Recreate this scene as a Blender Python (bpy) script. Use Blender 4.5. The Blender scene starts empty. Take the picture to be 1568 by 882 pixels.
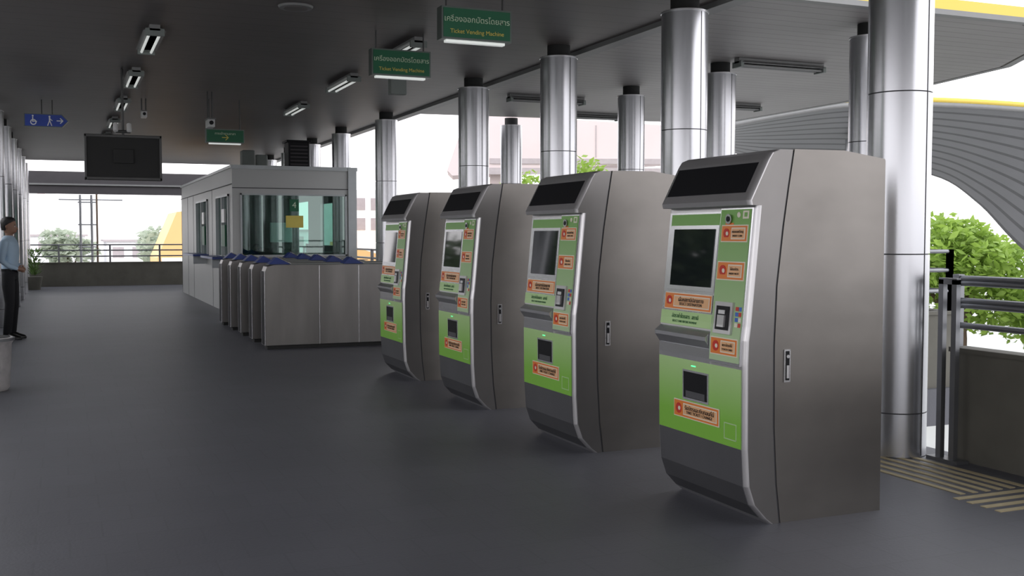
import bpy, math, random
from mathutils import Vector, Matrix
random.seed(4)
sc = bpy.context.scene
COL = sc.collection
try:
    sc.view_settings.view_transform = 'Standard'
    sc.view_settings.look = 'None'
except Exception:
    pass

# ------------------------------------------------------------------ materials
def mat(name, c, rough=0.5, metal=0.0, nscale=6.0, namt=0.12, bump=0.0, stretch=(1,1,1), c2=None):
    m = bpy.data.materials.new(name); m.use_nodes = True
    nt = m.node_tree; N = nt.nodes; L = nt.links
    b = N['Principled BSDF']
    b.inputs['Roughness'].default_value = rough
    b.inputs['Metallic'].default_value = metal
    tc = N.new('ShaderNodeTexCoord'); mp = N.new('ShaderNodeMapping')
    mp.inputs['Scale'].default_value = stretch
    L.new(tc.outputs['Object'], mp.inputs['Vector'])
    no = N.new('ShaderNodeTexNoise'); no.inputs['Scale'].default_value = nscale
    no.inputs['Detail'].default_value = 4
    L.new(mp.outputs[0], no.inputs['Vector'])
    mix = N.new('ShaderNodeMix'); mix.data_type = 'RGBA'
    lo = [max(0, x*(1-namt)) for x in c]; hi = [min(1, x*(1+namt)) for x in (c2 or c)]
    mix.inputs[6].default_value = (*lo, 1); mix.inputs[7].default_value = (*hi, 1)
    L.new(no.outputs['Fac'], mix.inputs[0]); L.new(mix.outputs[2], b.inputs['Base Color'])
    if bump:
        bp = N.new('ShaderNodeBump'); bp.inputs['Strength'].default_value = bump
        bp.inputs['Distance'].default_value = 0.02
        L.new(no.outputs['Fac'], bp.inputs['Height']); L.new(bp.outputs[0], b.inputs['Normal'])
    return m

def emis(name, c, s):
    m = mat(name, c, 0.4)
    b = m.node_tree.nodes['Principled BSDF']
    b.inputs['Emission Color'].default_value = (*c, 1)
    b.inputs['Emission Strength'].default_value = s
    return m

def slat_mat(name, c, dark, period, axis, rough=0.5, width=0.12, metal=0.0):
    m = mat(name, c, rough, metal, 1.3, 0.18)
    nt = m.node_tree; N = nt.nodes; L = nt.links; b = N['Principled BSDF']
    tc = N.new('ShaderNodeTexCoord'); sp = N.new('ShaderNodeSeparateXYZ')
    L.new(tc.outputs['Object'], sp.inputs[0])
    d = N.new('ShaderNodeMath'); d.operation = 'DIVIDE'; d.inputs[1].default_value = period
    L.new(sp.outputs[axis], d.inputs[0])
    fr = N.new('ShaderNodeMath'); fr.operation = 'FRACT'; L.new(d.outputs[0], fr.inputs[0])
    lt = N.new('ShaderNodeMath'); lt.operation = 'LESS_THAN'; lt.inputs[1].default_value = width
    L.new(fr.outputs[0], lt.inputs[0])
    mix = N.new('ShaderNodeMix'); mix.data_type = 'RGBA'
    old = b.inputs['Base Color'].links[0].from_socket
    L.new(lt.outputs[0], mix.inputs[0]); L.new(old, mix.inputs[6])
    mix.inputs[7].default_value = (*dark, 1)
    L.new(mix.outputs[2], b.inputs['Base Color'])
    return m

def glass_mat(name, tint, mixf=0.25, rough=0.02):
    m = bpy.data.materials.new(name); m.use_nodes = True
    nt = m.node_tree; N = nt.nodes; L = nt.links; N.clear()
    o = N.new('ShaderNodeOutputMaterial'); t = N.new('ShaderNodeBsdfTransparent'); g = N.new('ShaderNodeBsdfGlossy')
    g.inputs['Roughness'].default_value = rough; g.inputs['Color'].default_value = (0.8, 0.9, 0.88, 1)
    t.inputs['Color'].default_value = (*tint, 1)
    f = N.new('ShaderNodeFresnel'); f.inputs[0].default_value = 1.5
    a = N.new('ShaderNodeMath'); a.operation = 'MULTIPLY_ADD'; a.inputs[1].default_value = 1.0; a.inputs[2].default_value = mixf*0.2
    L.new(f.outputs[0], a.inputs[0])
    x = N.new('ShaderNodeMixShader'); L.new(a.outputs[0], x.inputs[0]); L.new(t.outputs[0], x.inputs[1]); L.new(g.outputs[0], x.inputs[2])
    L.new(x.outputs[0], o.inputs[0])
    return m

M = {}
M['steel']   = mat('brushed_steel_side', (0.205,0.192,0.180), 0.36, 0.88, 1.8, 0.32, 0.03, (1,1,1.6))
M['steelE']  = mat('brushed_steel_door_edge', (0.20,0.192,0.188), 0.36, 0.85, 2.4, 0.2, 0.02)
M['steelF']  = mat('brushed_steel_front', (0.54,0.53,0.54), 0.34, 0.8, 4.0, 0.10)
M['steelD']  = mat('dark_steel_kick', (0.14,0.14,0.15), 0.38, 0.7, 3.0, 0.15)
M['chrome']  = mat('polished_silver', (0.62,0.62,0.64), 0.26, 0.85, 4.0, 0.06)
M['gateS']   = mat('gate_brushed_steel', (0.235,0.225,0.218), 0.36, 0.88, 1.4, 0.35, 0.04, (2.5,1,0.5))
M['black']   = mat('black_plastic', (0.010,0.010,0.012), 0.45)
M['blackm']  = mat('matte_black', (0.012,0.012,0.012), 0.8)
M['lcd']     = mat('dark_lcd_glass', (0.010,0.013,0.015), 0.04)
for k in ('lcd','black'): M[k].node_tree.nodes['Principled BSDF'].inputs['IOR'].default_value = 1.25 if k=='black' else 1.45
M['orange']  = mat('orange_sticker', (0.66,0.185,0.03), 0.45, 0, 5, 0.06)
M['orangeL'] = mat('pale_orange_print', (0.68,0.38,0.19), 0.45, 0, 5, 0.05)
M['cream']   = mat('cream_print', (0.66,0.62,0.52), 0.45, 0, 5, 0.04)
M['red']     = mat('red_print', (0.48,0.03,0.02), 0.45)
M['blueP']   = mat('blue_print', (0.04,0.12,0.45), 0.45)
M['white']   = mat('white_plastic', (0.55,0.55,0.55), 0.4, 0, 5, 0.05)
M['ink']     = mat('dark_ink', (0.02,0.012,0.012), 0.6)
M['dgreen']  = mat('dark_green_ink', (0.01,0.10,0.03), 0.6)
M['led']     = emis('green_led', (0.1,1.0,0.4), 1.2)
M['col']     = mat('aluminium_column_cladding', (0.48,0.485,0.51), 0.25, 0.9, 2.0, 0.08, 0, (1,1,0.3))
M['seam']    = mat('dark_seam', (0.04,0.04,0.045), 0.6)
M['signG']   = mat('sign_green', (0.003,0.10,0.042), 0.5)
M['signW']   = mat('sign_white_text', (0.50,0.62,0.45), 0.5)
M['signY']   = mat('sign_yellow_text', (0.60,0.50,0.10), 0.5)
M['signB']   = mat('sign_blue', (0.02,0.06,0.38), 0.4)
M['signF']   = mat('sign_frame_grey', (0.12,0.14,0.13), 0.4, 0.6)
M['rod']     = mat('hanger_rod', (0.06,0.06,0.06), 0.5, 0.4)
M['conc']    = mat('weathered_concrete', (0.105,0.10,0.085), 0.85, 0, 3, 0.35, 0.3)
M['rail']    = mat('railing_steel', (0.22,0.225,0.24), 0.35, 0.8)
M['booth']   = mat('booth_panel_white', (0.41,0.415,0.41), 0.45, 0, 1.5, 0.05)
M['boothF']  = mat('booth_frame_alu', (0.38,0.40,0.41), 0.4, 0.3)
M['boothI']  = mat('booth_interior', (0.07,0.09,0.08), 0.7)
M['desk']    = mat('desk_grey', (0.18,0.20,0.19), 0.6)
M['gateB']   = mat('gate_blue', (0.014,0.035,0.18), 0.35)
M['yellow']  = mat('yellow_fascia', (0.62,0.46,0.08), 0.5, 0, 1, 0.08)
M['orangeR'] = mat('pale_orange_roof', (0.80,0.48,0.20), 0.6, 0, 1, 0.08)
M['grey']    = mat('grey_paint', (0.19,0.19,0.19), 0.5)
M['tube']    = emis('fluorescent_tube_off_white', (0.85,0.88,0.85), 0.45)
M['pink']    = mat('pale_pink_concrete', (0.66,0.56,0.56), 0.9, 0, 0.6, 0.08)
M['roofP']   = mat('pale_roof_band', (0.42,0.37,0.38), 0.9)
M['roofD']   = mat('dark_roofing', (0.055,0.05,0.055), 0.8)
M['bldg']    = mat('white_render_wall', (0.85,0.85,0.86), 0.8)
M['asph']    = mat('asphalt_ground', (0.38,0.38,0.37), 0.9, 0, 0.15, 0.15)
M['stripe']  = mat('beige_tactile_strip', (0.36,0.30,0.18), 0.7)
M['bark']    = mat('tree_bark', (0.09,0.06,0.04), 0.9)
M['ceil']    = slat_mat('ceiling_slats_dark', (0.106,0.092,0.091), (0.066,0.056,0.056), 0.30, 1, 0.5, 0.05)
M['ceilW']   = slat_mat('ceiling_slats_daylit', (0.235,0.22,0.22), (0.13,0.12,0.12), 0.20, 1, 0.5, 0.08)  # wing slats: daylight from outside painted in as a paler base colour
M['shell']   = mat('canopy_slats', (0.19,0.19,0.20), 0.5, 0, 1.5, 0.12)
M['shellD']  = mat('canopy_slat_gap', (0.115,0.115,0.12), 0.7)
M['glass']   = glass_mat('green_booth_glass', (0.36,0.54,0.48), 0.3)

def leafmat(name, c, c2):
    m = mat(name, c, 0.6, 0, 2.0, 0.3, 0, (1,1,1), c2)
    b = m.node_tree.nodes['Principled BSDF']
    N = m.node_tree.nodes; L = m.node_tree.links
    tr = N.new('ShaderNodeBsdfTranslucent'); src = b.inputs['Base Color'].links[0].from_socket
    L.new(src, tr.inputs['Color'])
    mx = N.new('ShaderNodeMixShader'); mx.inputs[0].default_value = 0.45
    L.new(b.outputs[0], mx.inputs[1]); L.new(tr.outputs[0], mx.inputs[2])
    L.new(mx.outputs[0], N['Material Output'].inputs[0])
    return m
M['leaf']  = leafmat('foliage_green', (0.13,0.25,0.03), (0.34,0.48,0.09))
M['leaf2'] = leafmat('foliage_dark', (0.035,0.06,0.022), (0.09,0.13,0.055))
M['leafM'] = leafmat('foliage_mid', (0.05,0.10,0.025), (0.13,0.22,0.06))
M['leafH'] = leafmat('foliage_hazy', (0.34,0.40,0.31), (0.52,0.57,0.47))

def green_print(name, ca, cb, axis, a, b_):
    m = mat(name, ca, 0.42)
    N = m.node_tree.nodes; L = m.node_tree.links; b = N['Principled BSDF']
    tc = N.new('ShaderNodeTexCoord'); sp = N.new('ShaderNodeSeparateXYZ'); L.new(tc.outputs['Object'], sp.inputs[0])
    mr = N.new('ShaderNodeMapRange'); mr.inputs['From Min'].default_value = a; mr.inputs['From Max'].default_value = b_
    L.new(sp.outputs[axis], mr.inputs['Value'])
    mx = N.new('ShaderNodeMix'); mx.data_type = 'RGBA'
    mx.inputs[6].default_value = (*ca,1); mx.inputs[7].default_value = (*cb,1)
    L.new(mr.outputs[0], mx.inputs[0]); L.new(mx.outputs[2], b.inputs['Base Color'])
    return m
M['greenLo'] = green_print('green_print_lower', (0.18,0.42,0.045), (0.38,0.56,0.25), 2, 0.50, 0.80)
M['greenHi'] = green_print('green_print_column', (0.38,0.51,0.30), (0.15,0.34,0.07), 2, 0.85, 1.55)

def floor_mat():
    m = mat('floor_dark_tiles', (0.084,0.085,0.099), 0.47, 0, 0.9, 0.16)
    N = m.node_tree.nodes; L = m.node_tree.links; b = N['Principled BSDF']
    tc = N.new('ShaderNodeTexCoord')
    br = N.new('ShaderNodeTexBrick'); br.offset = 0.5
    br.inputs['Scale'].default_value = 1.0; br.inputs['Brick Width'].default_value = 0.3; br.inputs['Row Height'].default_value = 0.3
    br.inputs['Mortar Size'].default_value = 0.005
    br.inputs['Color1'].default_value = (1,1,1,1); br.inputs['Color2'].default_value = (0.92,0.92,0.92,1); br.inputs['Mortar'].default_value = (0.84,0.84,0.84,1)
    L.new(tc.outputs['Object'], br.inputs['Vector'])
    mx = N.new('ShaderNodeMix'); mx.data_type = 'RGBA'; mx.blend_type = 'MULTIPLY'; mx.inputs[0].default_value = 1
    old = b.inputs['Base Color'].links[0].from_socket
    L.new(old, mx.inputs[6]); L.new(br.outputs['Color'], mx.inputs[7]); L.new(mx.outputs[2], b.inputs['Base Color'])
    n2 = N.new('ShaderNodeTexNoise'); n2.inputs['Scale'].default_value = 60; L.new(tc.outputs['Object'], n2.inputs['Vector'])
    bp = N.new('ShaderNodeBump'); bp.inputs['Strength'].default_value = 0.2; bp.inputs['Distance'].default_value = 0.004
    L.new(n2.outputs['Fac'], bp.inputs['Height']); L.new(bp.outputs[0], b.inputs['Normal'])
    return m
M['floor'] = floor_mat()

# ------------------------------------------------------------------ mesh builder
class MB:
    def __init__(s): s.v=[]; s.f=[]; s.mi=[]; s.mats=[]
    def sl(s, k):
        m = M[k] if isinstance(k, str) else k
        if m not in s.mats: s.mats.append(m)
        return s.mats.index(m)
    def add(s, vs, fs, k):
        o = len(s.v); i = s.sl(k); s.v += [tuple(p) for p in vs]
        for f in fs: s.f.append([a+o for a in f]); s.mi.append(i)
    def box(s, x0,x1,y0,y1,z0,z1,k):
        if x0>x1:x0,x1=x1,x0
        if y0>y1:y0,y1=y1,y0
        if z0>z1:z0,z1=z1,z0
        vs=[(x0,y0,z0),(x1,y0,z0),(x1,y1,z0),(x0,y1,z0),(x0,y0,z1),(x1,y0,z1),(x1,y1,z1),(x0,y1,z1)]
        s.add(vs,[(0,3,2,1),(4,5,6,7),(0,1,5,4),(1,2,6,5),(2,3,7,6),(3,0,4,7)],k)
    def tube(s, pts, rs, k, n=14, ry=None):
        pts=[Vector(p) for p in pts]
        if not hasattr(rs,'__len__'): rs=[rs]*len(pts)
        vs=[]; fs=[]
        d0=(pts[1]-pts[0]).normalized()
        up=Vector((0,0,1)) if abs(d0.z)<0.9 else Vector((1,0,0))
        a=d0.cross(up).normalized()
        for i,p in enumerate(pts):
            if i==0: d=(pts[1]-p)
            elif i==len(pts)-1: d=(p-pts[i-1])
            else: d=(pts[i+1]-pts[i-1])
            d=d.normalized(); a=(a-d*a.dot(d)).normalized(); b=d.cross(a)
            for j in range(n):
                t=2*math.pi*j/n
                vs.append(p+a*math.cos(t)*rs[i]+b*math.sin(t)*rs[i])
        for i in range(len(pts)-1):
            for j in range(n):
                k1=(j+1)%n
                fs.append((i*n+j,i*n+k1,(i+1)*n+k1,(i+1)*n+j))
        fs.append(tuple(reversed(range(n)))); fs.append(tuple((len(pts)-1)*n+j for j in range(n)))
        s.add(vs,fs,k)
    def loft(s, rings, k, n=24):
        vs=[];fs=[]
        for (cx,cy,z,rx,ry) in rings:
            for j in range(n):
                t=2*math.pi*j/n; vs.append((cx+rx*math.cos(t),cy+ry*math.sin(t),z))
        for i in range(len(rings)-1):
            for j in range(n):
                k1=(j+1)%n; fs.append((i*n+j,i*n+k1,(i+1)*n+k1,(i+1)*n+j))
        fs.append(tuple(reversed(range(n)))); fs.append(tuple((len(rings)-1)*n+j for j in range(n)))
        s.add(vs,fs,k)
    def prism_y(s, prof, y0, y1, k, kcap=None):
        n=len(prof); vs=[(x,y0,z) for x,z in prof]+[(x,y1,z) for x,z in prof]
        ar=sum(prof[i][0]*prof[(i+1)%n][1]-prof[(i+1)%n][0]*prof[i][1] for i in range(n))
        A=list(range(n)); B=[i+n for i in range(n)]
        if ar>0: caps=[tuple(A),tuple(reversed(B))]; sd=[(i,i+n,(i+1)%n+n,(i+1)%n) for i in range(n)]
        else: caps=[tuple(reversed(A)),tuple(B)]; sd=[(i,(i+1)%n,(i+1)%n+n,i+n) for i in range(n)]
        o=len(s.v); s.v+=vs
        for f in sd: s.f.append([a+o for a in f]); s.mi.append(s.sl(k))
        for f in caps: s.f.append([a+o for a in f]); s.mi.append(s.sl(kcap or k))
    def prism_z(s, poly, z0, z1, k):
        n=len(poly); vs=[(x,y,z0) for x,y in poly]+[(x,y,z1) for x,y in poly]
        s.add(vs,[tuple(reversed(range(n))),tuple(range(n,2*n))]+[(i,(i+1)%n,(i+1)%n+n,i+n) for i in range(n)],k)
    def mesh(s, name, smooth=False):
        me=bpy.data.meshes.new(name); me.from_pydata(s.v,[],s.f)
        for m in s.mats: me.materials.append(m)
        me.polygons.foreach_set('material_index', s.mi)
        if smooth: me.polygons.foreach_set('use_smooth',[True]*len(s.f))
        me.update()
        import bmesh
        bm=bmesh.new(); bm.from_mesh(me); bmesh.ops.recalc_face_normals(bm, faces=bm.faces); bm.to_mesh(me); bm.free()
        return me
    def obj(s, name, parent=None, smooth=False, bevel=0, loc=(0,0,0)):
        me=s.mesh(name, smooth)
        if smooth:
            try: me.set_sharp_from_angle(angle=math.radians(40))
            except Exception: pass
        o=bpy.data.objects.new(name, me); COL.objects.link(o); o.location=loc
        if parent: o.parent=parent
        if bevel:
            b=o.modifiers.new('bevel','BEVEL'); b.width=bevel; b.segments=2; b.limit_method='ANGLE'; b.angle_limit=math.radians(50)
        return o

def empty(name, loc=(0,0,0), rz=0):
    e=bpy.data.objects.new(name,None); COL.objects.link(e); e.location=loc; e.rotation_euler=(0,0,rz); e.empty_display_size=0.2
    return e

def text_data(body, size, k, extrude=0.0006, sx=1.0):
    c=bpy.data.curves.new('text','FONT'); c.body=body; c.size=size; c.extrude=extrude
    c.align_x='CENTER'; c.align_y='CENTER'; c.materials.append(M[k]); 
    return c
def frame(right, up, loc, sx=1.0):
    r=Vector(right).normalized(); u=Vector(up).normalized(); n=r.cross(u)
    m=Matrix(((r.x*sx,u.x,n.x,loc[0]),(r.y*sx,u.y,n.y,loc[1]),(r.z*sx,u.z,n.z,loc[2]),(0,0,0,1)))
    return m
def text_obj(name, data, mw, parent=None):
    o=bpy.data.objects.new(name,data); COL.objects.link(o)
    if parent: o.parent=parent
    o.matrix_local=mw
    return o

# ------------------------------------------------------------------ floor / ceiling
b=MB()
b.prism_z([(-1.6,-6),(5.45,-6),(5.45,7.6),(7.95,7.6),(7.95,18.2),(5.45,18.2),(5.45,33.1),(-1.6,33.1)],-0.35,0,'floor')
b.obj('floor')
b=MB()
b.prism_z([(-2.0,-6),(5.5,-6),(5.5,32.2),(-2.0,32.2)],3.55,3.72,'ceil')
wing=[(5.5,7.9),(8.85,7.85),(9.6,8.2),(10.2,8.95),(10.8,9.9),(11.1,11.4),(11.3,13.1),(11.35,16.9),(8,17.3),(5.5,17.6)]
b.prism_z(wing,3.552,3.66,'ceilW')
b.box(5.42,5.58,-6,32.2,3.50,3.55,'grey')
b.obj('ceiling')
b=MB()
edge=[(5.5,7.84),(8.87,7.79),(9.65,8.14),(10.26,8.9),(10.87,9.85),(11.17,11.4),(11.37,13.1),(11.42,16.95)]
for (p,q) in zip(edge[:-1],edge[1:]):
    P=Vector((*p,0)); Q=Vector((*q,0)); d=(Q-P).normalized(); nrm=Vector((d.y,-d.x,0))*0.05
    pts=[P-nrm,Q-nrm,Q+nrm,P+nrm]
    b.prism_z([(a.x,a.y) for a in pts],3.55,3.60,'grey')
    b.prism_z([(a.x,a.y) for a in pts],3.60,3.70,'yellow')
b.obj('trim_1')
b=MB(); b.box(-2.0,5.5,32.2,32.3,3.55,3.75,'grey'); b.box(-2.1,-2.0,-6,32.2,3.5,3.75,'grey'); b.obj('trim_2')

b=MB()
b.box(-3,4.9,34.2,34.5,2.70,3.36,'roofD'); b.box(-3,6.0,34.5,44,3.05,3.36,'roofD'); b.box(-3,4.9,34.15,34.2,2.95,3.0,'grey')
for x in (-2.5,4.5): b.tube([(x,34.35,-4),(x,34.35,2.7)],0.12,'col')
b.obj('concourse_canopy')

# ------------------------------------------------------------------ columns
def column(x,y,z0=0.0,r=0.205,name='steel_column'):
    b=MB(); zs=[z for z in (0.0,0.29,1.33,2.38,3.41)]
    segs=[(max(z0,a),c) for a,c in zip(zs[:-1],zs[1:]) if c>z0+0.02]
    g=0.004
    for a,c in segs:
        b.loft([(0,0,a+g,r,r),(0,0,c-g,r,r)],'col',48)
    b.loft([(0,0,z0,r-0.010,r-0.010),(0,0,3.40,r-0.010,r-0.010)],'seam',32)
    b.loft([(0,0,3.40,r*0.62,r*0.62),(0,0,3.549,r*0.62,r*0.62)],'blackm',24)
    b.loft([(0,0,3.405,r+0.006,r+0.006),(0,0,3.42,r+0.006,r+0.006)],'chrome',40)
    for ang in (-1.35,1.8):
        cx,cy=math.cos(ang)*r,math.sin(ang)*r
        b.box(cx-0.0025,cx+0.0025,cy-0.0025,cy+0.0025,z0+0.01,3.4,'seam')
    return b.obj(name,None,True,0,(x,y,0))
for y in (5.48,8.12,10.71,13.36): column(5.1,y)
column(5.12,17.6,r=0.19)
for y in (20.3,22.9,25.5,28.0): column(5.0,y,z0=2.75 if y<28.4 else 0,r=0.18)
column(5.0,30.6,r=0.18)
for y in (8.4,11.0,13.2,17.55): column(7.42,y,r=0.19)
for y in (13.4,16.0,18.6,21.3,23.9,26.5,29.1,31.7): column(-1.02,y,r=0.19)

# ------------------------------------------------------------------ ticket vending machine
W=0.825
FP=[(0.0,0.16),(0.03,0.12),(0.105,0.05),(0.2,0.016),(0.387,0.004),(0.81,0.0),(0.93,0.004),(1.0,0.014),(1.3,0.042),(1.6,0.070)]
def fd(z):
    for (a,da),(c,dc) in zip(FP[:-1],FP[1:]):
        if a<=z<=c: return da+(dc-da)*(z-a)/(c-a)
    return FP[-1][1]
SE=[(0,0.225),(0.2,0.20),(0.5,0.182),(0.9,0.178),(1.2,0.19),(1.5,0.225),(1.7,0.255),(1.88,0.285)]
HO=[(1.601,0.018),(1.625,0.012),(1.83,0.118),(1.862,0.14),(1.878,0.18)]

bm_=MB()
front=[(d,z) for z,d in FP]+[(d,z) for z,d in HO]
back=[(SE[-1][1]-0.006,1.879)]+[(d-0.006,z) for z,d in reversed(SE[:-1])]
R=0.024; rings=[]
for i in range(7):
    a=i/6*math.pi/2; rings.append((R*(1-math.cos(a)), R*(1-math.sin(a))))
sec=[(yy,ins) for yy,ins in rings]+[(W-yy,ins) for yy,ins in reversed(rings)]
nF=len(front); nB=len(back); nP=nF+nB; vs=[]
for yy,ins in sec:
    for (x,z) in front: vs.append((x+ins,yy,z))
    for (x,z) in back: vs.append((x,yy,z))
sf=[]
for i in range(len(sec)-1):
    for j in range(nP):
        q=(j+1)%nP; sf.append((i*nP+j,i*nP+q,(i+1)*nP+q,(i+1)*nP+j))
o0=len(bm_.v); bm_.v+=vs
for f in sf: bm_.f.append([a+o0 for a in f]); bm_.mi.append(bm_.sl('steelF'))
# end caps cut into an explicit lower polygon (below the recess) and an upper (display housing) polygon
kf=len(FP)-1                      # index of front point z=1.6
kb=nF+[i for i,(d,z) in enumerate(back) if abs(z-1.5)<1e-6][0]
low=list(range(0,kf+1))+list(range(kb,nP)); upp=list(range(kf,nF))+list(range(nF,kb+1))
# lower part into quads-like strips to stay planar and convex
for base,rev in ((0,False),((len(sec)-1)*nP,True)):
    for poly in (low,upp):
        f=[a+o0+base for a in poly]
        if rev: f=f[::-1]
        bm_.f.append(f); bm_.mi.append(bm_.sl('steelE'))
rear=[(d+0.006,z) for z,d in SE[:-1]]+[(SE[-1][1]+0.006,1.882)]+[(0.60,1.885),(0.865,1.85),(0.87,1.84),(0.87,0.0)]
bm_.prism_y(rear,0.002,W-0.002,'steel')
core=[(d-0.03,z) for z,d in SE]; core=[(x,min(z,1.87)) for x,z in core]+[(0.5,1.87),(0.5,0.0)]
bm_.prism_y(core,0.006,W-0.006,'seam')
bm_.prism_y([(fd(.86)-0.0,0.86),(-0.030,0.905),(-0.032,0.925),(0.02,0.965)],0.30,W-0.02,'chrome')
cab_mesh=bm_.mesh('machine_cabinet')

dm=MB()
def panel(s0,s1,z0,z1,k,off,th=0.004,base=None):
    s0=max(s0,0.03); s1=min(s1,0.972)
    ys=[(1-s0)*W,(1-s1)*W]
    zz=[z0]+[z for z,_ in FP if z0+1e-4<z<z1-1e-4]+[z1]
    f=base or fd
    prof=[(f(z)-off,z) for z in zz]+[(f(z)-off+th,z) for z in reversed(zz)]
    dm.prism_y(prof,min(ys),max(ys),k)
def disc(s,z,r,k,off,base=None):
    f=base or fd; y=(1-s)*W; x=f(z)-off
    dm.tube([(x,y,z),(x+0.003,y,z)],r,k,18)
def hod(z):
    for (a,da),(c,dc) in zip(HO[:-1],HO[1:]):
        if a<=z<=c: return da+(dc-da)*(z-a)/(c-a)
    return 0.12
panel(0.0,1.0,0.035,0.385,'steelD',0.003)
panel(0.0,0.995,0.387,0.785,'greenLo',0.0045)
panel(0.0,0.64,0.785,0.86,'chrome',0.003)
panel(0.05,0.94,1.665,1.815,'black',0.003,0.006,hod)
panel(0.035,0.05,1.65,1.825,'chrome',0.002,0.006,hod)
panel(0.03,0.64,0.965,1.575,'chrome',0.004)
panel(0.06,0.64,1.50,1.565,'greenHi',0.007)
panel(0.07,0.635,1.155,1.505,'chrome',0.010,0.008)
panel(0.115,0.60,1.18,1.485,'lcd',0.013,0.004)
panel(0.645,1.0,0.80,1.590,'chrome',0.012,0.012)
panel(0.655,0.965,0.815,1.583,'greenHi',0.016,0.005)
panel(0.02,0.64,0.965,1.04,'greenLo',0.008)
panel(0.335,0.635,0.57,0.732,'chrome',0.010,0.006)
panel(0.35,0.62,0.582,0.722,'black',0.012,0.004)
panel(0.38,0.60,0.585,0.62,'steelD',0.014,0.003)
panel(0.43,0.48,0.753,0.759,'led',0.006,0.004)
texts=[]
def T(body,size,k,s,z,off,sx=1.0):
    up=Vector((fd(min(z+0.02,1.59))-fd(z-0.02),0,0.04)).normalized()
    texts.append((text_data(body,size,k),frame((0,-1,0),up,(fd(z)-off,(1-s)*W,z),sx)))
def sticker(s0,s1,z0,z1,off,th,en,sw=1.0):
    h=z1-z0; w=(s1-s0)
    panel(s0,s1,z0,z1,'cream',off)
    e=0.005; es=e/W
    panel(s0+es,s1-es,z0+e,z1-e,'orange',off+0.0012)
    r=h*0.30; sd=s0+ (h*0.5)/W+0.005
    disc(sd,(z0+z1)/2,r,'red',off+0.003)
    disc(sd+0.01,(z0+z1)/2,r*0.4,'cream',off+0.0045)
    a=sd+r/W+0.02
    panel(a,s1-0.022,z0+h*0.16,z1-h*0.16,'cream',off+0.0022)
    panel(a+0.008,s1-0.03,z0+h*0.22,z1-h*0.22,'orangeL',off+0.003)
    c=(a+s1-0.022)/2; ww=(s1-0.022-a)*W
    T(th,min(h*0.34,ww*0.16)*sw,'ink',c,z0+h*0.60,off+0.0055)
    T(en,min(h*0.24,ww*0.115)*sw,'ink',c,z0+h*0.36,off+0.0055)
sticker(0.07,0.63,1.048,1.140,0.012,'เลือกสถานีปลายทาง','SELECT DESTINATION',1.0)
sticker(0.68,0.955,1.418,1.505,0.019,'หยอดเหรียญ','INSERT COIN')
sticker(0.67,0.955,1.225,1.320,0.019,'ใส่ธนบัตร','INSERT NOTE')
sticker(0.67,0.955,0.845,0.935,0.019,'แตะบัตรที่นี่','TOUCH CARD')
sticker(0.23,0.755,0.468,0.562,0.010,'รับบัตรและเงินทอนที่นี่','TAKE TICKET / CHANGE')
T('อัตราค่าโดยสาร  สถานี',0.030,'dgreen',0.33,1.013,0.0105)
T('SELECT FARE BEFORE PAYMENT',0.017,'dgreen',0.33,0.985,0.0105)
disc(0.755,1.535,0.026,'chrome',0.028); disc(0.755,1.535,0.014,'black',0.031)
panel(0.715,0.80,1.505,1.515,'orange',0.018)
disc(0.85,1.555,0.014,'cream',0.020); panel(0.89,0.95,1.535,1.575,'cream',0.0175)
panel(0.905,0.935,1.545,1.567,'greenHi',0.0185)
panel(0.70,0.885,0.955,1.115,'steelF',0.030,0.016)
panel(0.725,0.86,0.975,1.095,'black',0.034,0.005)
panel(0.76,0.83,0.99,1.05,'steelF',0.045,0.012)
panel(0.755,0.82,1.055,1.075,'white',0.038,0.005)
for i,k in enumerate(['red','blueP','blueP','cream']):
    panel(0.90,0.93,1.075-i*0.027,1.095-i*0.027,k,0.018)
    panel(0.935,0.96,1.075-i*0.027,1.095-i*0.027,['blueP','red','cream','red'][i],0.018)
panel(0.80,0.93,0.50,0.505,'greenHi',0.0055,0.003); panel(0.80,0.806,0.42,0.50,'greenHi',0.0055,0.003)
panel(0.924,0.93,0.42,0.50,'greenHi',0.0055,0.003); panel(0.80,0.93,0.42,0.425,'greenHi',0.0055,0.003)
for (ya,sg) in ((0.0,-1),(W,1)):
    dm.box(0.238,0.276,ya,ya+sg*0.005,0.715,0.880,'chrome')
    dm.box(0.246,0.268,ya,ya+sg*0.007,0.725,0.872,'black')
    dm.box(0.250,0.264,ya,ya+sg*0.010,0.735,0.800,'steelF')
    dm.tube([(0.257,ya,0.845),(0.257,ya+sg*0.011,0.845)],0.009,'chrome',14)
dec_mesh=dm.mesh('machine_front_panels')
for i,y in enumerate((4.335,6.24,8.14,10.04)):
    e=empty('ticket_vending_machine',(3.08,y,0))
    o=bpy.data.objects.new('cabinet',cab_mesh); COL.objects.link(o); o.parent=e
    o=bpy.data.objects.new('front_panels',dec_mesh); COL.objects.link(o); o.parent=e
    for j,(d,m) in enumerate(texts): text_obj('label_%d'%j,d,m,e)

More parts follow.
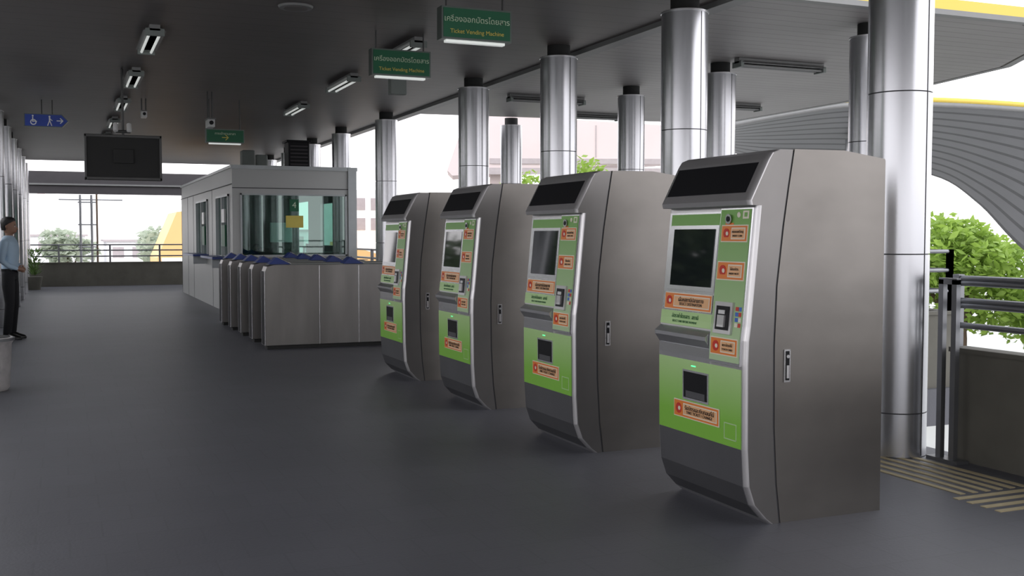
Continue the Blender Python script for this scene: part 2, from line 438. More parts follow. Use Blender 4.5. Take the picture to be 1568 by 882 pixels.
# ------------------------------------------------------------------ ticket gates
def gate(y):
    b=MB(); L=1.95; w=0.26
    b.box(0.03,L-0.03,0.02,w-0.02,0.0,0.05,'blackm')
    prof=[(0,0.05),(L,0.05),(L,0.98),(L-0.03,1.06),(L-0.12,1.08),(0.12,1.08),(0.03,1.06),(0,0.98)]
    b.prism_y(prof,0,w,'gateS')
    for x in (0.70,1.22): b.box(x-0.004,x+0.004,-0.003,w+0.003,0.05,1.07,'chrome')
    b.box(-0.004,0.01,0.0,0.03,0.05,1.0,'chrome'); b.box(-0.004,0.01,w-0.03,w,0.05,1.0,'chrome')
    b.box(-0.006,0.0,0.03,w-0.03,0.06,1.0,'black')
    b.box(0.05,L-0.05,0.04,w-0.04,1.08,1.09,'desk')
    for x0,dr in ((0.06,1),(1.02,1)):
        p=[(x0,1.085),(x0+dr*0.28,1.085),(x0+dr*0.10,1.175)]
        b.prism_y(p,0.03,w-0.03,'gateB')
        b.tube([(x0+dr*0.10,0.03,1.18),(x0+dr*0.28,0.03,1.09)],0.007,'chrome',6)
    b.prism_y([(0.85,0.35),(1.1,0.35),(1.1,1.02),(0.95,1.02)],w,w+0.18,'gateB')
    b.obj('ticket_gate',None,False,0.006,(2.34,y,0))
for i in range(5): gate(13.56+i*1.0)

# ------------------------------------------------------------------ booth
bx0,bx1,by0,by1,bh=2.82,5.11,19.6,28.5,2.73
E=empty('ticket_booth',(0,0,0))
b=MB(); t=0.08
b.box(bx0,bx1,by0,by0+t,0,1.07,'booth'); b.box(bx0,bx1,by0,by0+t,2.22,bh,'booth')
b.box(bx0,2.96,by0,by0+t,1.07,2.22,'booth'); b.box(4.92,bx1,by0,by0+t,1.07,2.22,'booth')
b.box(bx0-0.02,bx1+0.02,by0-0.02,by0,bh-0.07,bh,'boothF'); b.box(bx0,bx1,by0-0.006,by0,2.31,2.325,'seam')
b.box(4.95,5.11,by0-0.03,by0,0,bh,'boothF')
def wallx(x0,x1,ops):
    ys=by0+t
    for (a,c,z0,z1) in ops:
        b.box(x0,x1,ys,a,0,bh,'booth'); b.box(x0,x1,a,c,0,z0,'booth'); b.box(x0,x1,a,c,z1,bh,'booth'); ys=c
    b.box(x0,x1,ys,by1,0,bh,'booth')
wallx(bx0,bx0+t,[(20.0,21.7,1.07,2.22),(23.1,25.1,1.0,2.22)])
wallx(bx1-t,bx1,[(21.2,22.3,1.25,2.12),(23.5,26,1.0,2.22)])
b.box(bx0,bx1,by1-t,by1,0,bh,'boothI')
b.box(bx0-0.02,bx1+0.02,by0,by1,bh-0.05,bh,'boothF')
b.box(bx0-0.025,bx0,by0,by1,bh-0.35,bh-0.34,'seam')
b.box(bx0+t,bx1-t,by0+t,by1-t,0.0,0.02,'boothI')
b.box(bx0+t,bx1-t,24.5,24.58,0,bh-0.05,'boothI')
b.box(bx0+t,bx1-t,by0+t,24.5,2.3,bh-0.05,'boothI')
for y in (22.4,25.8,27.0): b.box(bx0-0.004,bx0,y,y+0.015,0,bh-0.35,'seam')
b.obj('walls',E)
b=MB()
for (x0,x1) in ((2.96,4.92),):
    for z in (1.07,2.19): b.box(x0,x1,by0-0.02,by0+0.05,z,z+0.03,'boothF')
    for x in (x0,x1-0.03): b.box(x,x+0.03,by0-0.02,by0+0.05,1.07,2.22,'boothF')
for (a,c) in ((20.0,21.7),(23.1,25.1)):
    for y in (a,(a+c)/2,c-0.04): b.box(bx0-0.03,bx0+0.03,y,y+0.04,1.0,2.22,'boothF')
    b.box(bx0-0.03,bx0+0.03,a,c,2.18,2.22,'boothF')
    b.box(bx0-0.32,bx0+0.02,a-0.05,c+0.05,1.02,1.06,'gateB'); b.box(bx0-0.28,bx0,a+0.3,a+0.34,0.85,1.02,'boothF')
    b.box(bx0-0.05,bx0-0.02,a+0.25,a+0.7,1.25,1.65,'signG'); b.box(bx0-0.052,bx0-0.02,a+0.3,a+0.65,1.7,1.95,'white')
b.obj('window_frames',E)
b=MB(); b.box(2.99,4.89,by0+0.01,by0+0.02,1.10,2.19,'glass')
b.box(bx0+0.03,bx0+0.04,20.04,21.66,1.07,2.2,'glass'); b.box(bx0+0.03,bx0+0.04,23.14,25.06,1.0,2.2,'glass')
b.obj('window_glass',E)
b=MB()
b.box(2.95,4.98,19.75,20.35,0.98,1.02,'desk'); b.box(2.95,4.98,19.75,19.79,0.02,0.98,'desk')
b.box(3.78,4.10,by0-0.012,by0-0.004,1.60,1.82,'signY'); b.box(3.85,4.02,by0-0.012,by0-0.004,1.90,2.12,'signG')
b.box(3.75,4.1,19.95,20.0,1.02,1.20,'white'); b.box(3.35,3.6,19.95,20.2,1.02,1.22,'black'); b.box(4.25,4.45,19.9,20.1,1.02,1.30,'grey')
b.box(4.35,4.85,24.40,24.48,1.3,1.75,'bldg'); b.box(3.1,3.5,24.4,24.48,1.4,1.9,'desk')
b.box(4.5,4.85,19.9,20.3,1.02,1.14,'signG')
b.obj('booth_fittings',E)
text_obj('poster_text',text_data('4',0.16,'signW'),frame((1,0,0),(0,0,1),(3.935,by0-0.014,2.01)),E)
b=MB(); b.box(3.3,3.55,21.5,21.8,bh,bh+0.42,'desk'); b.box(3.62,3.85,21.8,22.1,bh,bh+0.36,'desk')
b.obj('air_conditioning_unit',None,False,0.02)
b=MB(); b.box(4.02,4.42,20.5,20.9,bh+0.0,bh+0.55,'black')
for i in range(6): b.box(4.05,4.39,20.485,20.50,bh+0.08+i*0.07,bh+0.11+i*0.07,'roofD')
b.box(3.98,4.46,20.46,20.94,bh+0.52,bh+0.56,'black')
b.obj('ventilation_unit',None,False,0.01)

# ------------------------------------------------------------------ hanging signs
def hang_sign(x,y,w,h,z,lines,name,k='signG',ztop=3.55):
    e=empty(name,(x,y,0)); b=MB()
    b.box(-w/2,w/2,-0.06,0.06,z,z+h,'signF'); b.box(-w/2+0.015,w/2-0.015,-0.064,0.064,z+0.015,z+h-0.015,k)
    b.box(-w/2+0.05,w/2-0.05,-0.03,0.03,z-0.02,z,'tube')
    for sx in (-w/2+0.06,w/2-0.06): b.tube([(sx,0,z+h),(sx,0,ztop)],0.008,'rod',8)
    b.obj('sign_box',e)
    for i,(tx,s,zz,kk) in enumerate(lines):
        text_obj('sign_text_%d'%i,text_data(tx,s,kk,0.001),frame((1,0,0),(0,0,1),(0,-0.067,zz)),e)
    return e
for (x,y) in ((3.24,8.46),(3.24,10.62)):
    hang_sign(x,y,0.63,0.27,3.09,[('เครื่องออกบัตรโดยสาร',0.066,3.255,'signW'),('Ticket Vending Machine',0.050,3.155,'signY')],'hanging_ticket_sign')
e=hang_sign(2.33,16.9,0.58,0.21,2.88,[('ทางเข้าชานชาลา',0.05,3.02,'signW'),('→',0.14,2.96,'signY')],'hanging_direction_sign')
e=empty('hanging_accessibility_sign',(-0.22,18,0)); b=MB()
vs=[(-0.30,3.13),(0.24,3.13),(0.33,3.23),(0.24,3.33),(-0.30,3.33)]
b.prism_y(vs,-0.03,0.03,'signF'); b.prism_y([(x*0.96,3.23+(z-3.23)*0.88) for x,z in vs],-0.034,0.034,'signB')
for x in (-0.05,0.1): b.tube([(x,0,3.33),(x,0,3.55)],0.008,'rod',8)
b.tube([(-0.17,-0.036,3.20),(-0.17,-0.042,3.20)],0.045,'bldg',20); b.tube([(-0.17,-0.037,3.20),(-0.17,-0.045,3.20)],0.030,'signB',20)
b.box(-0.185,-0.17,-0.047,-0.036,3.20,3.28,'bldg'); b.box(-0.18,-0.12,-0.047,-0.036,3.205,3.218,'bldg'); b.tube([(-0.177,-0.036,3.295),(-0.177,-0.047,3.295)],0.013,'bldg',12)
b.tube([(0.06,-0.036,3.29),(0.06,-0.047,3.29)],0.014,'bldg',12); b.box(0.05,0.07,-0.045,-0.036,3.21,3.275,'bldg')
b.tube([(0.055,-0.04,3.22),(0.03,-0.04,3.15)],0.008,'bldg',6); b.tube([(0.065,-0.04,3.22),(0.09,-0.04,3.15)],0.008,'bldg',6)
b.tube([(0.06,-0.04,3.265),(0.10,-0.04,3.225)],0.006,'bldg',6)
b.tube([(0.16,-0.04,3.23),(0.25,-0.04,3.23)],0.008,'bldg',6); b.tube([(0.25,-0.04,3.23),(0.21,-0.04,3.27)],0.008,'bldg',6); b.tube([(0.25,-0.04,3.23),(0.21,-0.04,3.19)],0.008,'bldg',6)
b.obj('sign_box',e)

# ------------------------------------------------------------------ ceiling fittings
def batten(x,y,ax='y'):
    b=MB()
    b.box(-0.05,0.05,-0.62,0.62,3.49,3.549,'grey')
    b.prism_y([(-0.11,3.49),(0.11,3.49),(0.06,3.52),(-0.06,3.52)],-0.6,0.6,'grey')
    for s in (-0.05,0.05): b.tube([(s,-0.58,3.465),(s,0.58,3.465)],0.014,'tube' if ax=='y' else 'grey',10)
    for yy in (-0.6,0.6): b.box(-0.09,0.09,yy-0.02,yy+0.02,3.44,3.51,'desk')
    o=b.obj('fluorescent_light',None,False,0,(x,y,0))
    if ax=='x': o.rotation_euler=(0,0,math.pi/2)
for y in (11.8,14.7,17.6,20.6,23.6): batten(0.88,y)
for y in (11.4,14.1,17.2,5.4,2.4): batten(3.5,y)
for (x,y) in ((6.75,14.6),(9.7,14.2),(8.3,16.3),(8.0,10.6)): batten(x,y,'x')
for (x,y) in ((2.0,9.8),(1.0,8.2)):
    b=MB(); b.loft([(0,0,3.53,0.15,0.15),(0,0,3.549,0.16,0.16)],'grey',30); b.loft([(0,0,3.525,0.11,0.11),(0,0,3.54,0.11,0.11)],'ceil',30)
    b.obj('ceiling_speaker',None,True,0,(x,y,0))
e=empty('hanging_display_monitor',(0.72,14.3,0)); b=MB()
b.box(-0.44,0.44,-0.05,0.05,2.17,2.70,'blackm'); b.box(-0.46,0.46,-0.065,0.065,2.15,2.19,'rod'); b.box(-0.46,0.46,-0.065,0.065,2.68,2.72,'rod')
b.box(-0.46,-0.43,-0.065,0.065,2.15,2.72,'rod'); b.box(0.43,0.46,-0.065,0.065,2.15,2.72,'rod')
b.box(-0.12,0.12,-0.075,-0.05,2.36,2.54,'blackm')
b.tube([(0,0,2.70),(0,0,3.55)],0.016,'rod',10)
b.tube([(-0.09,-0.05,2.76),(0.09,-0.05,2.76)],0.02,'rod',10)
for x in (-0.09,0.07): b.tube([(x,-0.08,2.76),(x,-0.02,2.86)],0.03,'white',12)
b.obj('monitor_case',e,False,0.008)
def cctv(x,y,z,s=1.0,name='security_camera'):
    b=MB(); b.tube([(-0.03,0,z+0.05),(-0.03,0,3.548)],0.010,'rod',8); b.tube([(0.03,0,z+0.05),(0.03,0,3.548)],0.010,'rod',8)
    b.box(-0.05*s,0.05*s,-0.16*s,0.12*s,z-0.06*s,z+0.05*s,'white'); b.box(-0.06*s,0.06*s,-0.2*s,0.13*s,z+0.05*s,z+0.065*s,'grey'); b.tube([(0,-0.19*s,z),(0,-0.16*s,z)],0.03*s,'black',14)
    o=b.obj(name,None,False,0.006,(x,y,0)); return o
cctv(2.0,16.0,3.08); cctv(1.17,17.2,3.30,0.8)
b=MB(); b.box(-0.1,0.1,-0.06,0.06,3.15,3.36,'desk'); b.tube([(0,0,3.36),(0,0,3.548)],0.015,'rod'); b.obj('loudspeaker',None,False,0.01,(3.75,12.4,0))

# ------------------------------------------------------------------ parapets and railings
def parapet(pts,h,name,rails,zt,th=0.12,gap=1.2):
    e=empty(name,(0,0,0)); b=MB(); r=MB()
    for (p,q) in zip(pts[:-1],pts[1:]):
        P=Vector((*p,0)); Q=Vector((*q,0)); d=(Q-P); Ln=d.length; d.normalize(); n=Vector((d.y,-d.x,0))*th/2
        c=[P-n,Q-n,Q+n,P+n]; b.prism_z([(a.x,a.y) for a in c],0,h,'conc')
        c=[P-n*1.25,Q-n*1.25,Q+n*1.25,P+n*1.25]; b.prism_z([(a.x,a.y) for a in c],h,h+0.03,'conc')
        k=max(1,int(Ln/gap))
        for i in range(k+1):
            s=P+d*(Ln*i/k); r.box(s.x-0.025,s.x+0.025,s.y-0.025,s.y+0.025,h,zt,'rail')
        for z in rails: r.tube([(P.x,P.y,z),(Q.x,Q.y,z)],0.02,'rail',10)
    b.obj('concrete_wall',e); r.obj('rails',e,True)
parapet([(5.36,5.2),(5.36,-5.9)],0.70,'wall_right_parapet',[1.175,1.145,1.03,1.00,0.87],1.20,gap=2.2)
b=MB(); b.box(5.20,5.235,5.06,5.10,0,1.17,'rail'); b.box(5.20,5.235,5.17,5.21,0,1.17,'rail'); b.box(5.20,5.235,5.06,5.21,1.14,1.18,'rail'); b.box(5.17,5.27,5.0,5.26,0,0.02,'rail')
b.obj('handrail_post')
parapet([(5.5,7.72),(7.84,7.72),(7.84,18.0),(5.4,18.0)],0.70,'wall_wing_parapet',[1.3,1.12,0.92],1.32)
parapet([(5.36,18.2),(5.36,32.9),(-1.5,32.9)],0.66,'wall_back_parapet',[1.19,1.03,0.86],1.2)
parapet([(-1.5,32.7),(-1.5,-5.9)],0.66,'wall_left_parapet',[1.19,1.03,0.86],1.2,gap=2.6)

b=MB()
for i in range(6): b.box(4.60+i*0.095,4.64+i*0.095,4.42,7.6,0,0.004,'stripe')
for i in range(4): b.box(4.50,5.2,4.05+i*0.095,4.09+i*0.095,0,0.004,'stripe')
b.obj('tactile_floor_strip')

# ------------------------------------------------------------------ outside world
b=MB(); b.prism_z([(-250,-250),(300,-250),(300,320),(-250,320)],-4.2,-4.0,'asph'); b.obj('ground')

Tt=[(12.8,18.6,3.74),(13.85,18.2,3.96),(15.1,17.7,4.16),(16.6,17.05,4.17),(18.45,16.3,4.07),(20.7,15.3,3.84),(23,14.2,3.4)]
Bt=[(15.2,21.9,3.50),(16.0,21.6,3.30),(17.8,20.8,3.15),(19.7,20.0,2.95),(20.7,19.5,2.25),(21.7,19.0,1.10),(23.6,18.1,-0.46)]
def interp(P,t):
    n=len(P)-1; f=t*n; i=min(int(f),n-1); u=f-i
    p0=Vector(P[max(i-1,0)]);p1=Vector(P[i]);p2=Vector(P[i+1]);p3=Vector(P[min(i+2,n)])
    return 0.5*((2*p1)+(p2-p0)*u+(2*p0-5*p1+4*p2-p3)*u*u+(3*p1-p0-3*p2+p3)*u**3)
b=MB(); vs=[];nu=40;nv=44
for i in range(nu+1):
    a=interp(Tt,i/nu); c=interp(Bt,i/nu)
    for j in range(nv+1):
        s=j/nv; vs.append(a.lerp(c,s)+Vector((0,0,0.06*math.sin(s*math.pi))))
fa=[];fb=[]
for i in range(nu):
    for j in range(nv):
        q=i*(nv+1)+j; (fb if j%4==3 else fa).append((q,q+1,q+nv+2,q+nv+1))
o0=len(b.v); b.v+=[tuple(p) for p in vs]
for fl,k in ((fa,'shell'),(fb,'shellD')):
    for f in fl: b.f.append([x+o0 for x in f]); b.mi.append(b.sl(k))
yl=[interp(Tt,i/nu) for i in range(nu+1)]
vs=[]
for p in yl: vs+= [p+Vector((-0.03,-0.04,-0.05)),p+Vector((-0.03,-0.04,0.05)),p+Vector((-0.03,-0.04,0.15))]
b.add(vs,[(i*3+1,i*3+2,i*3+5,i*3+4) for i in range(nu)],'yellow'); b.add(vs,[(i*3,i*3+1,i*3+4,i*3+3) for i in range(nu)],'grey')
b.tube([(16.4,19.0,-4),(16.4,19.0,3.6)],0.18,'col')
o=b.obj('stairway_canopy',None,True)
so=o.modifiers.new('solid','SOLIDIFY'); so.thickness=0.05; so.offset=0

def blob_tree(x,y,zc,r,n,k='leaf',name='leafy_tree',gz=-4.0,ls=0.16,flat=0.75,nb=9):
    e=empty(name,(x,y,0)); b=MB()
    rd=random.Random(int(x*100+y*10))
    cs=[]
    for i in range(nb):
        a=rd.uniform(0,6.28); q=rd.uniform(0.2,0.75)*r
        cs.append((Vector((math.cos(a)*q,math.sin(a)*q,zc+rd.uniform(-0.5,0.55)*r*flat)),rd.uniform(0.35,0.55)*r))
    for i in range(n):
        c,rr=rd.choice(cs)
        d=Vector((rd.gauss(0,1),rd.gauss(0,1),rd.gauss(0,1))).normalized()*rr*rd.uniform(0.6,1.05)
        d.z*=0.8; p=c+d
        u=Vector((rd.gauss(0,1),rd.gauss(0,1),rd.gauss(0,0.5))).normalized(); w=u.cross(Vector((rd.gauss(0,1),rd.gauss(0,1),rd.gauss(0,1)))).normalized()
        s=ls*rd.uniform(0.6,1.3)
        b.add([p-u*s,p+w*s*0.45,p+u*s,p-w*s*0.45],[(0,1,2,3)],k)
    b.obj('foliage',e)
    t=MB(); t.tube([(0,0,gz),(0.1,0,(gz+zc)/2),(0,0,zc)],[r*0.09,r*0.07,r*0.04],'bark',10)
    for c,rr in cs[:5]: t.tube([(0.05,0,(gz+zc)/2+0.3),(c.x*0.6,c.y*0.6,c.z-0.2),tuple(c)],[r*0.04,r*0.03,r*0.015],'bark',7)
    t.obj('trunk',e,True)
blob_tree(26.0,25.2,0.4,2.8,6000,ls=0.17)
blob_tree(30.3,24.0,-0.3,2.8,5000,ls=0.17)
blob_tree(27.0,20.6,-1.9,1.9,3500,'leafM',ls=0.15)
blob_tree(24.2,29.0,0.0,2.3,3500,'leafM',ls=0.16)
blob_tree(11.9,27.0,2.15,1.5,3000,ls=0.13)
blob_tree(17.0,32.5,2.6,2.0,3500,ls=0.14)
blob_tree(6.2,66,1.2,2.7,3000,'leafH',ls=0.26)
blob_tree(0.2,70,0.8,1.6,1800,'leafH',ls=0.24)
for (x,y,r) in ((-12,12,5.0),(-10.5,20,5.0),(-13,28,5.2),(-11,37,5.2),(-14,47,5.2)):
    blob_tree(x,y,1.8,r,6000,'leaf2',ls=0.32)
e=empty('potted_shrub',(-0.75,31.2,0)); b=MB(); b.loft([(0,0,0,0.16,0.16),(0,0,0.35,0.22,0.22)],'conc',20); b.obj('pot',e,True)
b=MB(); rd=random.Random(3)
for i in range(260):
    a=rd.uniform(0,6.28); h=rd.uniform(0.1,1.0); q=rd.uniform(0.02,0.32)*(0.4+h*0.6); p=Vector((math.cos(a)*q,math.sin(a)*q,0.3+h*0.75))
    u=Vector((math.cos(a),math.sin(a),rd.uniform(0.3,1.5))).normalized(); w=u.cross(Vector((0,0,1))).normalized()
    b.add([p,p+u*0.07+w*0.02,p+u*0.15,p+u*0.07-w*0.02],[(0,1,2,3)],'leafM')
b.obj('leaves',e)

b=MB()
rz=-0.35
b.prism_y([(-4.6,3.9),(-4.0,5.6),(-3.2,6.0),(3.9,5.6),(4.3,4.6),(4.3,4.3),(-4.4,3.7)],0,3.0,'pink')
b.box(-3.0,4.2,-0.05,0,4.15,4.35,'roofP'); b.box(-3.4,4.2,-0.04,0,3.75,4.0,'roofP')
for x in (-2.6,0.0,2.6): b.box(x-0.35,x+0.35,0.6,1.6,-4,3.9,'pink')
for x in (-2,-0.5,1,2.5): b.box(x-0.02,x+0.02,-0.02,0,4.4,5.6,'roofP')
o=b.obj('concrete_viaduct',None,False,0,(17.6,36,0)); o.rotation_euler=(0,0,rz)
b=MB(); b.box(-1.6,2.2,0,3,-4,3.4,'bldg')
for i in range(5):
    for j in range(2): b.box(-1.4+i*0.7,-0.95+i*0.7,-0.03,0,1.7+j*0.85,2.2+j*0.85,'roofP')
b.prism_y([(-1.8,1.2),(1.5,0.2),(1.5,-0.5),(-1.8,-0.5)],-1.5,-0.1,'orangeR')
b.obj('white_building',None,False,0,(12.1,44,0))
b=MB()
for x in (0,0.42): b.tube([(x,0,-4),(x,0,3.1)],0.05,'rail'); 
for z in (1.0,1.9,2.8): b.tube([(-0.1,0,z),(0.6,0,z)],0.03,'rail')
b.tube([(0.62,0,-4),(0.62,0,3.2)],0.04,'bark'); b.tube([(-0.8,0,2.9),(1.6,0,2.9)],0.03,'rail')
b.obj('steel_pipe_gantry',None,True,0,(0.65,46,0))
b=MB(); b.prism_y([(-2.2,-4),(-2.2,0.3),(-1.2,2.7),(2.5,3.2),(2.5,-4)],0,5,'orangeR'); b.box(-2.0,2.5,-0.05,0,0.1,0.3,'bldg'); b.obj('orange_canopy_roof',None,False,0,(6.7,58,0))
b=MB()
for i,(x,w,h) in enumerate(((-14,9,2.2),(-3.5,5,1.4),(3,6,1.0),(11,8,1.8))):
    b.box(x,x+w,0,8,-4,h,'bldg')
    for j in range(int(w/1.4)): b.box(x+0.4+j*1.4,x+1.2+j*1.4,-0.05,0,h-1.2,h-0.4,'roofP')
    b.box(x-0.2,x+w+0.2,-0.2,8,h,h+0.15,'roofP')
b.obj('distant_buildings',None,False,0,(0,85,0))
b=MB(); b.tube([(0,0,-4),(0,0,5.2)],[0.5,0.3],'pink',12); b.obj('chimney',None,True,0,(-1.6,95,0))

e=empty('parked_car',(58,51,-4.0),0.9)
b=MB()
pr=[(-2.2,0.35),(-2.2,0.85),(-1.9,1.0),(-1.3,1.05),(-0.7,1.45),(0.7,1.47),(1.25,1.05),(2.0,0.95),(2.2,0.75),(2.2,0.35)]
b.prism_y(pr,-0.85,0.85,'white')
b.prism_y([(-1.15,1.06),(-0.66,1.4),(0.66,1.42),(1.12,1.06)],-0.87,0.87,'black')
b.obj('car_body',e,False,0.05)
b=MB()
for x in (-1.35,1.35):
    for y in (-0.86,0.66): b.tube([(x,y,0.33),(x,y+0.2,0.33)],0.33,'blackm',20)
b.obj('wheels',e)

# ------------------------------------------------------------------ bin
e=empty('litter_bin',(-0.68,11.0,0)); b=MB()
m=mat('bin_bag_plastic',(0.42,0.40,0.40),0.4,0,9,0.45,0.6); M['bag']=m
b.loft([(0,0,0.0,0.17,0.17),(0,0,0.03,0.19,0.19),(0,0,0.25,0.205,0.205),(0,0,0.44,0.215,0.215),(0,0,0.47,0.235,0.235),(0,0,0.50,0.225,0.225)],'bag',26)
b.loft([(0,0,0.495,0.21,0.21),(0,0,0.505,0.20,0.20)],'blackm',26)
b.loft([(0,0,0.47,0.24,0.24),(0,0,0.495,0.24,0.24)],'rail',26)
b.obj('bin_body',e,True)

# ------------------------------------------------------------------ people
M['skin']=mat('skin_tone',(0.27,0.145,0.095),0.5,0,5,0.06)
M['hair']=mat('black_hair',(0.010,0.008,0.008),0.5,0,40,0.3,0.3)
M['shoe']=mat('black_leather',(0.010,0.010,0.010),0.3)
def cloth_mat(name,shirt,pants,waist):
    m=mat(name,shirt,0.8,0,8,0.08,0.1); N=m.node_tree.nodes; L=m.node_tree.links; b=N['Principled BSDF']
    tc=N.new('ShaderNodeTexCoord'); sp=N.new('ShaderNodeSeparateXYZ'); L.new(tc.outputs['Object'],sp.inputs[0])
    lt=N.new('ShaderNodeMath'); lt.operation='LESS_THAN'; lt.inputs[1].default_value=waist; L.new(sp.outputs[2],lt.inputs[0])
    mx=N.new('ShaderNodeMix'); mx.data_type='RGBA'; old=b.inputs['Base Color'].links[0].from_socket
    L.new(lt.outputs[0],mx.inputs[0]); L.new(old,mx.inputs[6]); mx.inputs[7].default_value=(*pants,1); L.new(mx.outputs[2],b.inputs['Base Color'])
    return m
def person(name,loc,rz,shirt,pants,sit=False,parent=None):
    e=empty(name,loc,rz); dz=-0.44 if sit else 0.0
    if parent: e.parent=parent
    cm=cloth_mat(name+'_clothes',shirt,pants,0.965+dz)
    b=MB()
    b.loft([(0,0,0.84+dz,0.085,0.13),(0,0,0.90+dz,0.105,0.155),(0,0,0.98+dz,0.10,0.148),(0.005,0,1.06+dz,0.105,0.145),(0.01,0,1.18+dz,0.115,0.162),(0.008,0,1.30+dz,0.115,0.180),(0,0,1.37+dz,0.10,0.185),(-0.005,0,1.42+dz,0.075,0.14),(-0.005,0,1.455+dz,0.055,0.065)],cm,28)
    for s in (-1,1):
        if not sit:
            b.tube([(0,s*0.075,0.93),(0.005,s*0.09,0.75),(0.02,s*0.10,0.50),(0,s*0.105,0.28),(-0.02,s*0.11,0.075)],[0.085,0.085,0.064,0.060,0.056],cm,18)
        else:
            b.tube([(0,s*0.08,0.50),(0.2,s*0.10,0.51),(0.42,s*0.11,0.50),(0.45,s*0.11,0.28),(0.43,s*0.11,0.08)],[0.085,0.08,0.065,0.058,0.05],cm,18)
        b.tube([(0,s*0.13,1.375+dz),(-0.005,s*0.195,1.36+dz),(-0.02,s*0.225,1.22+dz),(-0.03,s*0.235,1.10+dz),(0.05,s*0.19,1.03+dz),(0.14,s*0.105,0.99+dz)],[0.05,0.055,0.050,0.043,0.040,0.030],cm,16)
    o=b.obj('clothed_body',e,True)
    r=o.modifiers.new('remesh','REMESH'); r.mode='VOXEL'; r.voxel_size=0.013; r.use_smooth_shade=True
    sm=o.modifiers.new('smooth','SMOOTH'); sm.iterations=4
    b=MB(); z0=1.455+dz
    H=[(0.0,0,-0.04,0.048,0.052),(0.0,0,0.01,0.046,0.050),(0.012,0,0.025,0.060,0.050),(0.018,0,0.045,0.078,0.056),(0.012,0,0.08,0.088,0.066),(0.006,0,0.12,0.094,0.072),(0.0,0,0.16,0.098,0.076),(-0.003,0,0.20,0.092,0.072),(-0.005,0,0.23,0.070,0.056),(-0.005,0,0.245,0.038,0.03),(-0.005,0,0.25,0.008,0.006)]
    b.loft([(x,y,z0+z,rx,ry) for x,y,z,rx,ry in H],'skin',28)
    b.tube([(0.092,0,z0+0.13),(0.106,0,z0+0.105),(0.118,0,z0+0.088),(0.096,0,z0+0.078)],[0.007,0.010,0.014,0.009],'skin',10)
    for s in (-1,1):
        b.tube([(-0.002,s*0.068,z0+0.088),(-0.006,s*0.080,z0+0.105),(-0.008,s*0.083,z0+0.128),(0.0,s*0.072,z0+0.14)],[0.008,0.012,0.014,0.008],'skin',10)
    o=b.obj('head',e,True)
    r=o.modifiers.new('remesh','REMESH'); r.mode='VOXEL'; r.voxel_size=0.0055; r.use_smooth_shade=True
    sm=o.modifiers.new('smooth','SMOOTH'); sm.iterations=3
    b=MB()
    for s in (-1,1):
        b.tube([(0.088,s*0.030,z0+0.125),(0.094,s*0.030,z0+0.125)],[0.011,0.008],'white',12)
        b.tube([(0.090,s*0.030,z0+0.125),(0.0955,s*0.030,z0+0.125)],[0.006,0.004],'black',10)
        b.tube([(0.092,s*0.014,z0+0.143),(0.096,s*0.03,z0+0.148),(0.083,s*0.046,z0+0.143)],[0.003,0.004,0.002],'hair',6)
    b.tube([(0.086,-0.024,z0+0.056),(0.097,0,z0+0.058),(0.086,0.024,z0+0.056)],[0.003,0.006,0.003],'red',8)
    b.obj('face_features',e,True)
    b=MB()
    b.loft([(-0.045,0,z0+0.07,0.050,0.062),(-0.035,0,z0+0.11,0.070,0.076),(-0.026,0,z0+0.15,0.080,0.082),(-0.014,0,z0+0.18,0.096,0.084),(-0.008,0,z0+0.21,0.099,0.079),(-0.007,0,z0+0.24,0.082,0.064),(-0.006,0,z0+0.258,0.05,0.038),(-0.006,0,z0+0.263,0.01,0.01)],'hair',28)
    b.obj('hair',e,True)
    for s in (-1,1):
        b=MB(); w=Vector((0.14,s*0.105,0.99+dz)); d=Vector((0.35,-s*0.85,-0.15)).normalized(); up=Vector((0,0,1)); 
        p1=w+d*0.03; p2=w+d*0.085
        b.tube([w-d*0.02,w+d*0.01,p1,p2],[0.026,0.027,0.034,0.032],'skin',12)
        for i,(l) in enumerate((0.060,0.070,0.065,0.050)):
            o0=p2+up*(0.027-0.018*i)+Vector((0.006,0,0)); k1=o0+d*l*0.5+Vector((0.004,0,0)); k2=o0+d*l*0.8+Vector((-0.016,0,0)); k3=k2+Vector((-0.022,s*0.008,0))
            b.tube([o0-d*0.01,k1,k2,k3],[0.0095,0.009,0.008,0.007],'skin',8)
        t0=w+d*0.03+up*0.022; b.tube([t0,t0+up*0.028+d*0.02,t0+up*0.034+d*0.045],[0.012,0.010,0.008],'skin',8)
        b.obj('hand_left' if s>0 else 'hand_right',e,True)
    b=MB()
    for s in (-1,1):
        fx=0.43 if sit else 0.0
        b.loft([(fx+0.035,s*0.11,0.0,0.135,0.045),(fx+0.035,s*0.11,0.02,0.14,0.048),(fx+0.03,s*0.11,0.045,0.128,0.045),(fx+0.0,s*0.11,0.075,0.075,0.042),(fx-0.02,s*0.11,0.10,0.05,0.04)],'shoe',20)
    b.obj('shoes',e,True)
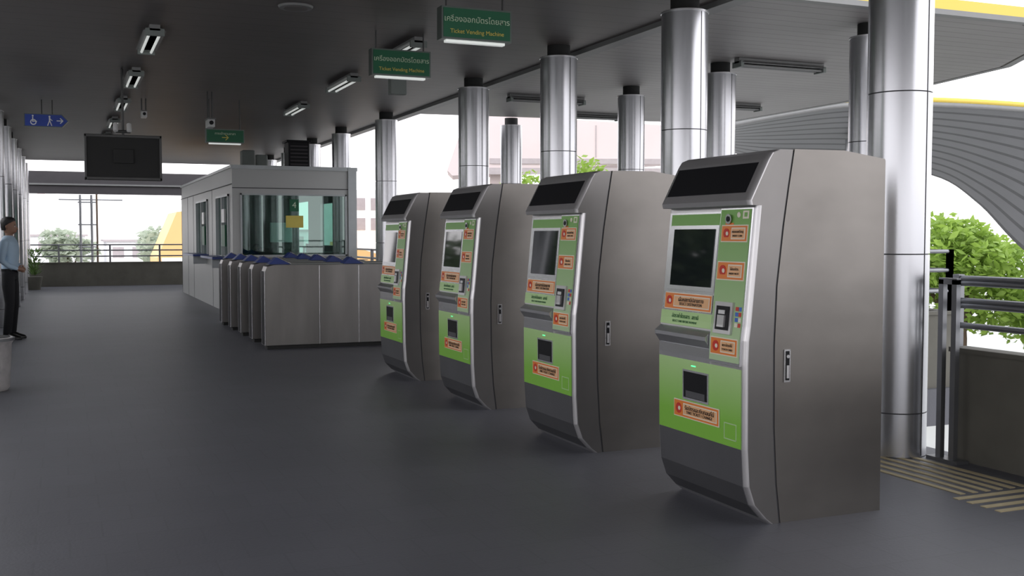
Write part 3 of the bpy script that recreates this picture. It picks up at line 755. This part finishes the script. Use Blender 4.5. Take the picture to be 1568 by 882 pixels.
    if not sit:
        b=MB(); b.loft([(0,0,0.955,0.107,0.154),(0,0,0.99,0.106,0.151)],'black',28); b.box(0.10,0.114,-0.022,0.022,0.955,0.99,'chrome'); b.obj('belt',e,True)
    return e
person('security_guard',(-0.70,16.4,0),-0.25,(0.36,0.48,0.60),(0.008,0.008,0.011))
person('booth_clerk',(3.47,20.95,0.02),-math.pi/2,(0.12,0.20,0.22),(0.01,0.01,0.015),True)
b=MB(); b.box(-0.22,0.22,-0.2,0.2,0.34,0.40,'black'); b.box(-0.2,0.2,0.20,0.24,0.42,0.9,'black'); b.tube([(0,0,0.05),(0,0,0.38)],0.03,'rail')
b.box(-0.03,0.03,0.18,0.22,0.36,0.5,'black')
for a in range(5):
    t=a*2*math.pi/5; b.tube([(0,0,0.07),(math.cos(t)*0.25,math.sin(t)*0.25,0.05)],0.02,'rail',8)
b.obj('office_chair',None,False,0.01,(3.47,20.95,0.02))

# ------------------------------------------------------------------ world
w=bpy.data.worlds.new('overcast'); sc.world=w; w.use_nodes=True
N=w.node_tree.nodes; L=w.node_tree.links; bg=N['Background']
tc=N.new('ShaderNodeTexCoord'); sp=N.new('ShaderNodeSeparateXYZ'); L.new(tc.outputs['Generated'],sp.inputs[0])
mr=N.new('ShaderNodeMapRange'); mr.inputs['From Min'].default_value=-0.1; mr.inputs['From Max'].default_value=0.8; L.new(sp.outputs[2],mr.inputs[0])
mx=N.new('ShaderNodeMix'); mx.data_type='RGBA'; mx.inputs[6].default_value=(1.0,0.965,0.98,1); mx.inputs[7].default_value=(0.92,0.95,1.0,1); L.new(mr.outputs[0],mx.inputs[0])
L.new(mx.outputs[2],bg.inputs[0]); bg.inputs[1].default_value=2.7

# ------------------------------------------------------------------ camera
cd=bpy.data.cameras.new('camera'); cam=bpy.data.objects.new('camera',cd); COL.objects.link(cam)
cd.sensor_width=36; cd.lens=1620/1568*36; cd.clip_end=600
cam.location=(0,0,1.45); cam.rotation_euler=(math.radians(90-2.827),0,math.radians(-22.96))
sc.camera=cam
